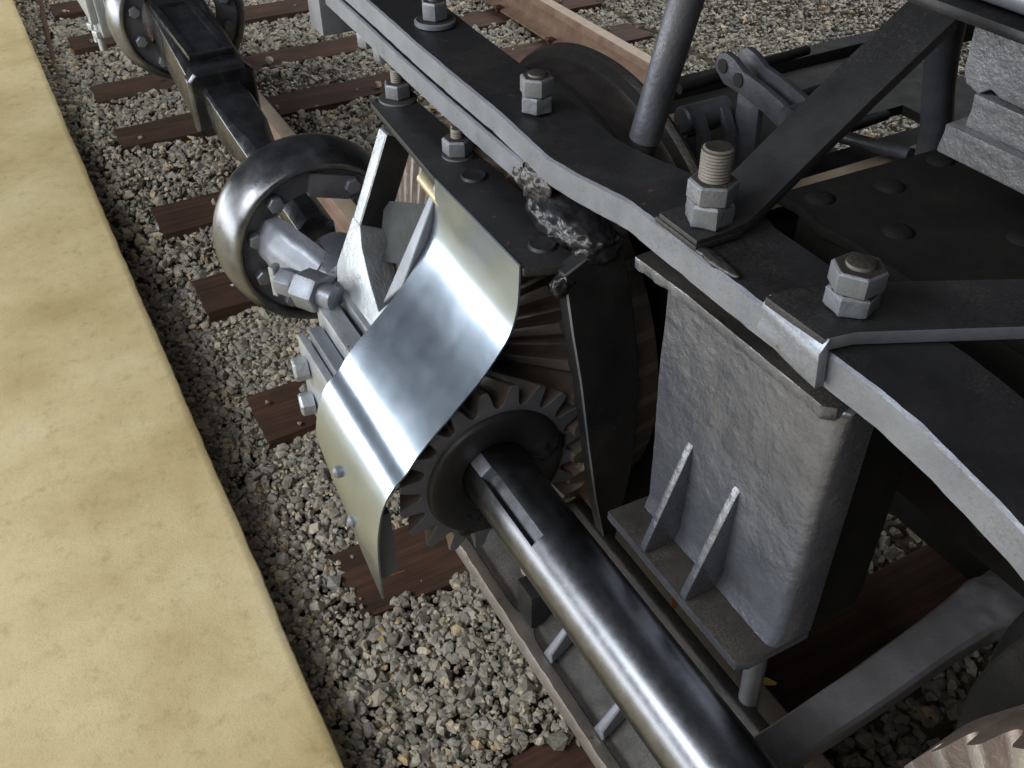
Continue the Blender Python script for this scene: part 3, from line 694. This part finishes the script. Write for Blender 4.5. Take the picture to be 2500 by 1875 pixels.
for v in lev.verts:
    k = 1.0 if v.co.y < -0.95 else 0.15
    v.co += Vector((0, 0, 1)) * (noise.noise(v.co * 70) * 0.0045 * k) + Vector((1, 0, 0)) * noise.noise(v.co * 40 + Vector((5, 0, 0))) * 0.003 * k
obj('lever_bar', lev, 'lever_paint', truck, smooth=50)
bm = B(); cyl(bm, (0.540, -0.665, 0.48), (0.520, -0.66, 0.12), 0.0150, seg=16, round_end=0.003); obj('rod', bm, 'graphite', truck)
bm = B(); lathe(bm, [(0, 0), (0.04, 0), (0.04, 0.035), (0.034, 0.042), (0, 0.042)], (0.43, -0.90, 0.60), (-0.5, 0.45, 0.6), 6); obj('hidden_nut', bm, 'black_paint', truck, bevel=0.002)
bm = B(); box(bm, 0.25, 0.94, -1.80, -1.20, 0.13, 0.3995); box(bm, 0.25, 0.94, -1.80, -1.0, 0.40, 0.7345); obj('bolster_blocker', bm, 'matte_black', truck, bevel=0.01)  # added dark body under the bolster plate, blocks light and the gravel behind
bm = B(); box(bm, 0.50, 0.74, -0.80, -0.662, 0.40, 0.85); obj('pedestal_side', bm, 'matte_black', truck, bevel=0.01)

# ------------------------------------------------------------------ wheels and gears
def involute_ring(bm, n, prof, cen, axis, rref=None, phase=0.0, shape=None):
    """toothed ring: prof is a list of (root radius, tip radius, height along axis); teeth run along the profile"""
    a, u, w = frame_of(axis); cen = Vector(cen); pat = shape or [(0.00, 0), (0.16, 0), (0.24, 0.15), (0.33, 0.6), (0.42, 0.96), (0.5, 1.0), (0.58, 1.0), (0.66, 0.96), (0.75, 0.6), (0.84, 0.15), (0.92, 0)]
    rings = []
    for r0, r1, h in prof:
        ring = []
        for t in range(n):
            for f, lv in pat:
                an = phase + 2 * math.pi * (t + f) / n; r = r0 + (r1 - r0) * lv
                ring.append(bm.verts.new(cen + a * h + (u * math.cos(an) + w * math.sin(an)) * r))
        rings.append(ring)
    return rings
def wheelset(xc, label):
    t = thing('wheelset', label, 'wheel', (xc, -0.80, 0.0), 'geared wheels of the truck'); zc = 0.428
    bm = B(); prof = [(0.05, -0.885), (0.36, -0.885), (0.40, -0.892), (0.443, -0.888), (0.449, -0.878), (0.443, -0.868), (0.431, -0.858), (0.426, -0.846), (0.421, -0.800), (0.415, -0.794), (0.37, -0.794), (0.35, -0.81), (0.15, -0.82), (0.10, -0.780), (0.05, -0.780)]
    lathe(bm, [(r, y) for r, y in prof], (xc, 0, zc), (0, 1, 0), 128, close=True); wo = obj('wheel', bm, 'wheel_steel', t, smooth=40)
    wo.data.materials.append(MAT['matte_black'])
    for p in wo.data.polygons:
        if abs(p.normal.y) > 0.6: p.material_index = 1
    bm = B(); cyl(bm, (xc, -2.4, zc), (xc, -0.62, zc), 0.062, seg=28); obj('axle', bm, 'black_paint', t)
    # crown gear: teeth stand out towards the pinion on a cone
    bm = B(); nt2 = 40
    a, u, w = Vector((0, 1, 0)), Vector((1, 0, 0)), Vector((0, 0, 1)); cen = Vector((xc, 0, zc))
    pat = [(0.0, 0), (0.12, 0.05), (0.22, 0.3), (0.32, 0.85), (0.38, 1.0), (0.52, 1.03), (0.66, 1.0), (0.72, 0.85), (0.82, 0.3), (0.92, 0.05)]
    rr = [(0.250, -0.660, -0.640), (0.315, -0.652, -0.622), (0.378, -0.645, -0.606), (0.384, -0.660, -0.640)]
    rr = [(0.150, -0.546, -0.532), (0.27, -0.597, -0.572), (0.375, -0.641, -0.608)]
    rings = []
    for r, yl, yh in rr:
        ring = []
        for k in range(nt2):
            for f, lv in pat:
                an = 2 * math.pi * (k + f) / nt2
                ring.append(bm.verts.new(cen + a * (yl + (yh - yl) * lv) + (u * math.cos(an) + w * math.sin(an)) * r))
        rings.append(ring)
    m2 = len(rings[0]); AG = [2 * math.pi * (k + f) / nt2 for k in range(nt2) for f, lv in pat]
    def flat(r, y): return [bm.verts.new(cen + a * y + (u * math.cos(q) + w * math.sin(q)) * r) for q in AG]
    rings = [flat(0.09, -0.775), flat(0.09, -0.60), flat(0.140, -0.575)] + rings + [flat(0.378, -0.68), flat(0.36, -0.775)]
    for p, q in zip(rings, rings[1:] + rings[:1]):
        for k in range(m2): bm.faces.new((p[k], p[(k + 1) % m2], q[(k + 1) % m2], q[k]))
    rg = obj('ring_gear', bm, 'tooth_steel', t, smooth=40)
    rg.data.materials.append(MAT['worn_steel'])
    nl = len(pat)
    for p in rg.data.polygons:
        c = p.center; r = math.hypot(c.x + rg.location.x + t.location.x - xc, c.z + rg.location.z + t.location.z - zc)
        if 0.15 < r < 0.376:
            an = (math.atan2(c.z - zc, c.x - xc) / (2 * math.pi) * nt2) % 1.0
            if 0.38 < an < 0.66: p.material_index = 1
    return t
wheelset(1.305, 'dark wheel with rusty gear teeth, behind the shiny guard and the flat bar')
wheelset(-0.098, 'wheel with pale brown gear teeth at the bottom right corner')

# ------------------------------------------------------------------ line shaft with bevel pinion
SY, SZ = -0.471, 0.430
shaft = thing('line_shaft', 'thick shiny steel drive shaft with keyway and dark toothed pinion', 'drive shaft', (0.6, SY, SZ))
bm = B(); lathe(bm, [(0, -1.0), (0.0535, -1.0), (0.0535, 1.62), (0, 1.62)], (0, SY, SZ), (1, 0, 0), 96)
shaft_o = obj('shaft', bm, 'shaft_steel', shaft, smooth=40)
# keyway cut by boolean
bm = B(); cut = bmesh.new()
ka = math.radians(53)   # angle of the keyway round the shaft from +y towards +z
def kpt(x, s, r):       # s sideways, r radius
    n2 = Vector((0, math.cos(ka), math.sin(ka))); tt = Vector((0, -math.sin(ka), math.cos(ka)))
    return Vector((x, SY, SZ)) + n2 * r + tt * s
hexa(bm, [kpt(0.755, -0.0115, 0.036), kpt(0.985, -0.0115, 0.036), kpt(0.985, 0.0115, 0.036), kpt(0.755, 0.0115, 0.036), kpt(0.755, -0.0115, 0.07), kpt(0.985, -0.0115, 0.07), kpt(0.985, 0.0115, 0.07), kpt(0.755, 0.0115, 0.07)])
cutter = obj('cutter', bm, 'black_paint', None, smooth=0)
md = shaft_o.modifiers.new('key', 'BOOLEAN'); md.object = cutter; md.operation = 'DIFFERENCE'; md.solver = 'EXACT'
dg = bpy.context.evaluated_depsgraph_get(); dg.update()
me2 = bpy.data.meshes.new_from_object(shaft_o.evaluated_get(dg)); shaft_o.modifiers.clear(); shaft_o.data = me2
me2.polygons.foreach_set('use_smooth', [True] * len(me2.polygons)); me2.set_sharp_from_angle(angle=math.radians(40))
bpy.data.objects.remove(cutter, do_unlink=True)
bm = B(); hexa(bm, [kpt(0.903, -0.011, 0.0355), kpt(1.0, -0.011, 0.0355), kpt(1.0, 0.011, 0.0355), kpt(0.903, 0.011, 0.0355), kpt(0.905, -0.011, 0.0545), kpt(1.0, -0.011, 0.0545), kpt(1.0, 0.011, 0.0545), kpt(0.905, 0.011, 0.0545)])
rough_up(bm, 0.0012, 90, 2); obj('key', bm, 'graphite', shaft, bevel=0.001, bang=50)
bm = B(); pat = [(0.0, -0.04), (0.10, 0.0), (0.18, 0.12), (0.26, 0.45), (0.33, 0.82), (0.385, 0.97), (0.50, 1.0), (0.615, 0.97), (0.67, 0.82), (0.74, 0.45), (0.82, 0.12), (0.90, 0.0)]
NT = 20; XB = 0.938
rings = involute_ring(bm, NT, [(0.125, 0.159, 0.0), (0.126, 0.161, 0.002), (0.078, 0.100, 0.140)], (XB, SY, SZ), (1, 0, 0), phase=0.06, shape=pat)
mcount = len(rings[0]); av, uv, wv = frame_of((1, 0, 0))
ANG = [0.06 + 2 * math.pi * (k + f) / NT for k in range(NT) for f, lv in pat]
def circ(r, h): return [bm.verts.new(Vector((XB, SY, SZ)) + av * h + (uv * math.cos(q) + wv * math.sin(q)) * r) for q in ANG]
back = [circ(0.054, 0.004), circ(0.060, -0.002), circ(0.096, -0.010), circ(0.110, -0.010), circ(0.114, -0.007), circ(0.116, 0.0)]
seq = back + rings + [circ(0.054, 0.140)]
for p, q in zip(seq, seq[1:]):
    for k in range(mcount): bm.faces.new((p[k], p[(k + 1) % mcount], q[(k + 1) % mcount], q[k]))
pin = obj('pinion', bm, 'dark_gear', shaft, smooth=38)
pin.data.materials.append(MAT['tooth_steel']); pin.data.materials.append(MAT['black_paint'])
for p in pin.data.polygons:
    cx = sum((pin.data.vertices[i].co.x for i in p.vertices)) / len(p.vertices)
    if cx > XB + 0.004 and cx < XB + 0.139: p.material_index = 1
    if cx < XB - 0.0005 or (cx < XB + 0.003 and math.hypot(p.center.y - SY + 0 * cx, p.center.z - SZ) < 0.1): p.material_index = 2
for (yy, zz, sd) in ((-0.562, 0.445, 3.0), (-0.43, 0.345, 6.0)):
    bm = B(); blob(bm, (XB - 0.001, yy, zz), 0.010, 0.030, 0.030, 0.006, 70, 4, sd); obj('grease', bm, 'tar', shaft, smooth=60)

# ------------------------------------------------------------------ universal joints and sliding square shaft
def universal_joint(x0, yc, zc, s, label, yoke):
    t = thing('universal_joint', label, 'universal joint', (x0, yc, zc), 'ring couplings of the drive shaft')
    c = (x0, yc, zc)
    prof = [(0.163, 0.022), (0.164, 0.004), (0.168, 0.0), (0.174, 0.0), (0.180, 0.004), (0.189, 0.022), (0.196, 0.045), (0.2005, 0.072), (0.2015, 0.092), (0.198, 0.108), (0.190, 0.115), (0.165, 0.115), (0.163, 0.100)]
    bm = B(); lathe(bm, [(r * s, h * s) for r, h in prof], c, (1, 0, 0), 112, close=True)
    ring = obj('ring', bm, 'ring_steel', t, smooth=45)
    bm = B(); lathe(bm, [(r * s, h * s) for r, h in ((0.112, 0.026), (0.1635, 0.022), (0.1635, 0.070), (0.112, 0.066))], c, (1, 0, 0), 80, close=True); obj('inner_flange', bm, 'dark_gear', t, smooth=45)
    for k in range(10):
        an = math.radians(18 + 36 * k)
        y = yc + 0.137 * s * math.cos(an); z = zc + 0.137 * s * math.sin(an)
        if k % 5 == 2: continue
        bolt_head(t, 'bolt_head', (x0 + 0.024 * s, y, z), (-1, 0, 0), 0.018 * s, 0.024 * s, 'graphite', an)
    for sgn in (-1, 1):
        # bearing blocks closing the ring above and below
        an = math.radians(108 if sgn > 0 else 288)
        n2 = Vector((0, math.cos(an), math.sin(an))); tt = Vector((0, -math.sin(an), math.cos(an))); cc = Vector(c)
        bm = B(); P = []
        for h in (0.010 * s, 0.075 * s):
            for (a5, b5) in ((0.098, -0.045), (0.098, 0.045), (0.150, 0.052), (0.150, -0.052)): P.append(cc + Vector((h, 0, 0)) + n2 * a5 * s + tt * b5 * s)
        hexa(bm, P); obj('trunnion_block', bm, 'dark_gear', t, bevel=0.006)
    if yoke:
        # fork on the shaft end
        bm = B(); lathe(bm, [(0, -0.20), (0.064, -0.20), (0.075, -0.19), (0.078, -0.11), (0.06, -0.06), (0, -0.05)], c, (1, 0, 0), 40); obj('fork_hub', bm, 'cast_grey', t)
        for an in (24, 204):
            a6 = math.radians(an); n2 = Vector((0, math.cos(a6), math.sin(a6))); tt = Vector((0, -math.sin(a6), math.cos(a6))); cc = Vector(c)
            bm = B(); rr = []
            for (h, rad, hw, th) in ((-0.155, 0.050, 0.046, 0.030), (-0.10, 0.078, 0.052, 0.030), (-0.05, 0.100, 0.054, 0.030), (0.0, 0.112, 0.048, 0.026), (0.04, 0.114, 0.034, 0.022)):
                ctr = cc + Vector((h, 0, 0)) + n2 * rad; rr.append([bm.verts.new(ctr + tt * hw * cs * 1.0 + n2 * th * sn) for cs, sn in ((1, 0), (0.7, 0.75), (0, 1), (-0.7, 0.75), (-1, 0), (-0.7, -0.75), (0, -1), (0.7, -0.75))])
            for p, q in zip(rr, rr[1:]):
                for k in range(8): bm.faces.new((p[k], p[(k + 1) % 8], q[(k + 1) % 8], q[k]))
            bm.faces.new(rr[0][::-1]); bm.faces.new(rr[-1]); bmesh.ops.subdivide_edges(bm, edges=bm.edges[:], cuts=2, use_grid_fill=True); rough_up(bm, 0.004, 40, 0, an)
            obj('fork_arm', bm, 'graphite' if an < 90 else 'cast_grey', t, smooth=60)
    return t
universal_joint(1.695, -0.467, 0.430, 1.0, 'large dark polished coupling ring with inner bolts, beside the silver bracket', True)
universal_joint(3.08, -0.525, 0.466, 1.03, 'far coupling ring cut by the top edge, at the far end of the square sleeve', False)

slip = thing('slip_shaft', 'square black sliding shaft in a square sleeve between the two coupling rings', 'drive shaft', (2.4, -0.47, 0.44))
def sq_loft(bm, st):
    """stations of (x, half width, corner cut, z centre)"""
    rings = []
    for x, h, c, yc, zc in st:
        rings.append([bm.verts.new((x, yc + a7, zc + b7)) for a7, b7 in ((-h + c, -h), (h - c, -h), (h, -h + c), (h, h - c), (h - c, h), (-h + c, h), (-h, h - c), (-h, -h + c))])
    for p, q in zip(rings, rings[1:]):
        for k in range(8): bm.faces.new((p[k], p[(k + 1) % 8], q[(k + 1) % 8], q[k]))
    bm.faces.new(rings[0][::-1]); bm.faces.new(rings[-1]); return bm
bm = B(); sq_loft(bm, [(1.74, 0.040, 0.023, -0.470, 0.432), (1.98, 0.041, 0.023, -0.472, 0.436), (2.16, 0.042, 0.021, -0.474, 0.438), (2.24, 0.050, 0.012, -0.476, 0.440), (2.36, 0.053, 0.008, -0.478, 0.442), (2.90, 0.053, 0.008, -0.49, 0.450)])
obj('square_shaft', bm, 'black_gloss' if 'black_gloss' in MAT else 'shaft_steel', slip, smooth=30, bevel=0.002)
bm = B(); sq_loft(bm, [(2.50, 0.080, 0.014, -0.482, 0.448), (3.45, 0.084, 0.014, -0.530, 0.466)]); sl = obj('sleeve', bm, 'black_gloss', slip, smooth=35, bevel=0.004, seg=3)
bm = B(); sq_loft(bm, [(2.462, 0.080, 0.018, -0.482, 0.448), (2.470, 0.087, 0.020, -0.482, 0.448), (2.505, 0.087, 0.020, -0.482, 0.448), (2.515, 0.080, 0.018, -0.482, 0.448)]); obj('sleeve_collar', bm, 'black_gloss', sl, smooth=35, bevel=0.003)
bm = B()
for q in ((2.56, 2.580, -0.548, -0.428), (3.00, 3.02, -0.548, -0.428), (2.5805, 2.9995, -0.548, -0.528), (2.5805, 2.9995, -0.448, -0.428)): box(bm, q[0], q[1], q[2], q[3], 0.522, 0.546)
obj('raised_rim', bm, 'black_gloss', sl, bevel=0.003)

# next bearing bracket at the far ring, cut by the left of the top edge
fb = thing('far_bearing_bracket', 'silver bolted bearing bracket at the top left corner, left of the far coupling ring', 'bracket', (3.6, -0.34, 0.30))
for k, (x0, x1, y0, y1, z0, z1) in enumerate(((3.42, 3.80, -0.345, -0.318, 0.34, 0.66), (3.44, 3.78, -0.3175, -0.295, 0.38, 0.60), (3.40, 3.80, -0.40, -0.3455, 0.34, 0.62))):
    bm = B(); box(bm, x0, x1, y0, y1, z0, z1); obj(('bracket_flange', 'bracket_cap', 'bearing_block')[k], bm, 'silver_paint', fb, bevel=0.006)
for (x, z) in ((3.52, 0.36), (3.64, 0.35)):
    bm = B(); cyl(bm, (x, -0.318, z + 0.03), (x, -0.318, z - 0.09), 0.012, seg=14, round_end=0.002); obj('stud', bm, 'silver_paint', fb)
    bolt_head(fb, 'nut', (x, -0.318, z - 0.045), (0, 0, 1), 0.022, 0.026, 'silver_paint')

# ------------------------------------------------------------------ sand pipe, brake gear, locomotive frame
bm = B(); cyl(bm, (0.990, -0.735, 0.888), (0.940, -0.785, 1.25), 0.0215, 0.0225, 36, 0.006)
sp = thing('sand_pipe', 'smooth grey upright pipe standing behind the flat bar', 'pipe', (1.0, -0.735, 0.80))
obj('pipe', bm, 'blue_grey', sp)
bm = B(); cyl(bm, (0.995, -0.733, 0.80), (0.990, -0.735, 0.889), 0.019, seg=28); obj('pipe_sleeve', bm, 'black_paint', sp)

brake = thing('brake_gear', 'dusty brake levers, hangers and beams behind the diagonal strap', 'brake gear', (1.25, -1.2, 0.3))
# double lever of two bent plates with pin holes
def plate_xz(pts, y, th, holes=()):
    bm = B(); prism(bm, pts, 'y', y - th / 2, y + th / 2); return bm
LP = [(1.392, 0.770), (1.385, 0.795), (1.365, 0.806), (1.340, 0.802), (1.31, 0.788), (1.26, 0.782), (1.20, 0.770), (1.160, 0.752), (1.158, 0.732), (1.19, 0.722), (1.24, 0.735), (1.30, 0.745), (1.36, 0.748)]
for dy in (0.0, -0.05):
    bm = plate_xz(LP, -1.19 + dy, 0.014); obj('lever_plate', bm, 'blue_grey', brake, bevel=0.003)
for k9 in range(4):
    bm = B(); cyl(bm, (1.22 + 0.16 * k9, -1.05 - 0.1 * k9, 0.52 + 0.02 * k9), (1.30 + 0.14 * k9, -1.75, 0.50 + 0.03 * k9), 0.012, seg=12); obj('tie_rod', bm, 'matte_black', brake)
for (x, z) in ((1.366, 0.780), (1.318, 0.770)):
    bm = B(); lathe(bm, [(0, -0.002), (0.011, -0.002), (0.013, 0.0), (0.013, 0.003), (0, 0.003)], (0, 0, 0), (0, 1, 0), 20); obj('pin', bm, 'black_paint', brake, loc=(x, -1.183, z))
bm = B(); cyl(bm, (1.168, -1.17, 0.755), (1.168, -1.27, 0.755), 0.022, seg=20); obj('pin', bm, 'blue_grey', brake)
bm = B(); hexa(bm, [(1.262, -1.208, 0.45), (1.335, -1.208, 0.45), (1.335, -1.222, 0.45), (1.262, -1.222, 0.45), (1.285, -1.208, 0.77), (1.345, -1.208, 0.77), (1.345, -1.222, 0.77), (1.285, -1.222, 0.77)]); obj('hanger_strap', bm, 'blue_grey', brake, bevel=0.003)
for dy in (0, -0.06):
    bm = B(); ribbon(bm, [(1.42, -1.13 + dy, 0.655), (1.39, -1.13 + dy, 0.700), (1.35, -1.13 + dy, 0.705), (1.325, -1.13 + dy, 0.67), (1.31, -1.13 + dy, 0.60), (1.27, -1.13 + dy, 0.55), (1.18, -1.13 + dy, 0.53)], (0, 0.022, 0), 0.02); obj('clevis', bm, 'blue_grey', brake, bevel=0.004)
bm = B(); cyl(bm, (1.375, -1.105, 0.685), (1.375, -1.215, 0.685), 0.027, seg=22, round_end=0.004); obj('pin', bm, 'blue_grey', brake)
bm = B(); box(bm, 1.90, 1.96, -2.62, -0.95, 0.40, 0.48); obj('brake_beam', bm, 'matte_black', brake, bevel=0.004)
bm = B(); box(bm, 1.155, 1.195, -1.78, -1.02, 0.585, 0.605); obj('brake_beam', bm, 'tan_steel', brake, bevel=0.003)
bm = B(); box(bm, 1.24, 1.36, -1.9, -0.95, 0.50, 0.53); obj('brake_beam', bm, 'matte_black', brake, bevel=0.003)
bm = B()
for q in ((1.585, 1.895, -2.25, -1.0), (1.20, 1.4745, -2.25, -1.0), (1.475, 1.5845, -1.66, -1.0), (1.475, 1.5845, -2.25, -1.98)): box(bm, q[0], q[1], q[2], q[3], 0.425, 0.45)
obj('dark_backing', bm, 'matte_black', truck)  # made-up dark plates standing in for the shade below the brake gear
bm = B(); cyl(bm, (1.40, -1.42, 0.60), (1.09, -1.42, 0.66), 0.013, seg=16); obj('pull_rod', bm, 'blue_grey', brake)
bm = B(); box(bm, 1.46, 1.51, -1.30, -0.92, 0.60, 0.63); obj('brake_rod', bm, 'tan_steel', brake, bevel=0.003)

loco = thing('locomotive_frame', 'black locomotive frame beam with bright edge at the top right corner', 'locomotive frame', (0.5, -1.1, 1.1))
bm = B(); box(bm, -1.5, 4.5, -2.3, -0.945, 1.098, 1.112); obj('bottom_flange', bm, 'black_paint', loco, bevel=0.005)
bm = B(); box(bm, -1.5, 4.5, -2.2, -0.985, 1.1125, 2.3); obj('side_plate', bm, 'matte_black', loco, bevel=0.004)
bm = B(); cyl(bm, (-1.5, -0.962, 1.140), (4.5, -0.962, 1.140), 0.018, seg=20); obj('edge_pipe', bm, 'graphite', loco)

# ------------------------------------------------------------------ leaves, needles, wire
def leaf(loc, L, W, rz, tilt, mat, label, bend=0.3):
    bm = B(); n3 = 6; rows2 = []
    for i in range(n3 + 1):
        t = i / n3; w = W * math.sin(math.pi * (0.06 + 0.9 * t)) ** 0.8; x = (t - 0.5) * L; z = bend * L * (t - 0.5) ** 2
        rows2.append([bm.verts.new((x, -w / 2, z + w * 0.2)), bm.verts.new((x, 0, z)), bm.verts.new((x, w / 2, z + w * 0.2))])
    for p, q in zip(rows2, rows2[1:]):
        for k in range(2): bm.faces.new((p[k], p[k + 1], q[k + 1], q[k]))
    bmesh.ops.solidify(bm, geom=bm.faces[:], thickness=0.0006)
    o = obj('fallen_leaf', bm, mat, None, smooth=60, loc=loc); o.rotation_euler = (tilt, 0.1, rz)
    tag(o, label, 'leaf', 'fallen leaves on the machinery and the ballast')
leaf((0.628, -0.60, 0.40), 0.055, 0.030, 2.2, 0.9, 'leaf_orange', 'crumpled orange leaf wedged under the ribbed pedestal casting')
leaf((0.640, -0.83, 0.002), 0.045, 0.02, 0.7, 0.2, 'leaf_yellow', 'small yellow leaf lying right of the thin rod near the shaft')
leaf((0.80, -0.215, -0.125), 0.05, 0.016, 1.0, 0.3, 'leaf_pink', 'pinkish leaf on the gravel beside the platform near the bottom edge')
leaf((0.76, -0.275, -0.135), 0.08, 0.022, 1.9, 0.3, 'leaf_brown', 'brown curled leaf on the gravel near the bottom edge')
for k, (x, y, L, a, lab) in enumerate(((1.02, -0.42, 0.06, 2.6, 'orange pine needle on the gravel left of the ribbed lower casting'), (1.60, -0.20, 0.05, 0.8, 'pale pine needle on the gravel close to the platform edge'), (1.27, -0.40, 0.03, 1.6, 'orange pine needle on the tie beside the guard tip'))):
    bm = B(); d = Vector((math.cos(a), math.sin(a), 0.1)); c = Vector((x, y, -0.125)); tube_path(bm, [c - d * L / 2, c + Vector((0, 0.002, 0.002)), c + d * L / 2], 0.0012, 6)
    tag(obj('pine_needle', bm, 'leaf_orange' if k != 1 else 'leaf_brown', None), lab, 'pine needle', 'needles on the ballast')
bm = B(); tube_path(bm, [(3.2, -0.10, -0.155), (4.0, -0.165, -0.142), (4.4, -0.185, -0.140), (5.0, -0.225, -0.139), (5.6, -0.272, -0.140), (7.0, -0.36, -0.14)], 0.011, 8)
tag(obj('ground_cable', bm, 'rust_dark'), 'dark brown cable lying on the ground beside the platform, top left', 'cable')
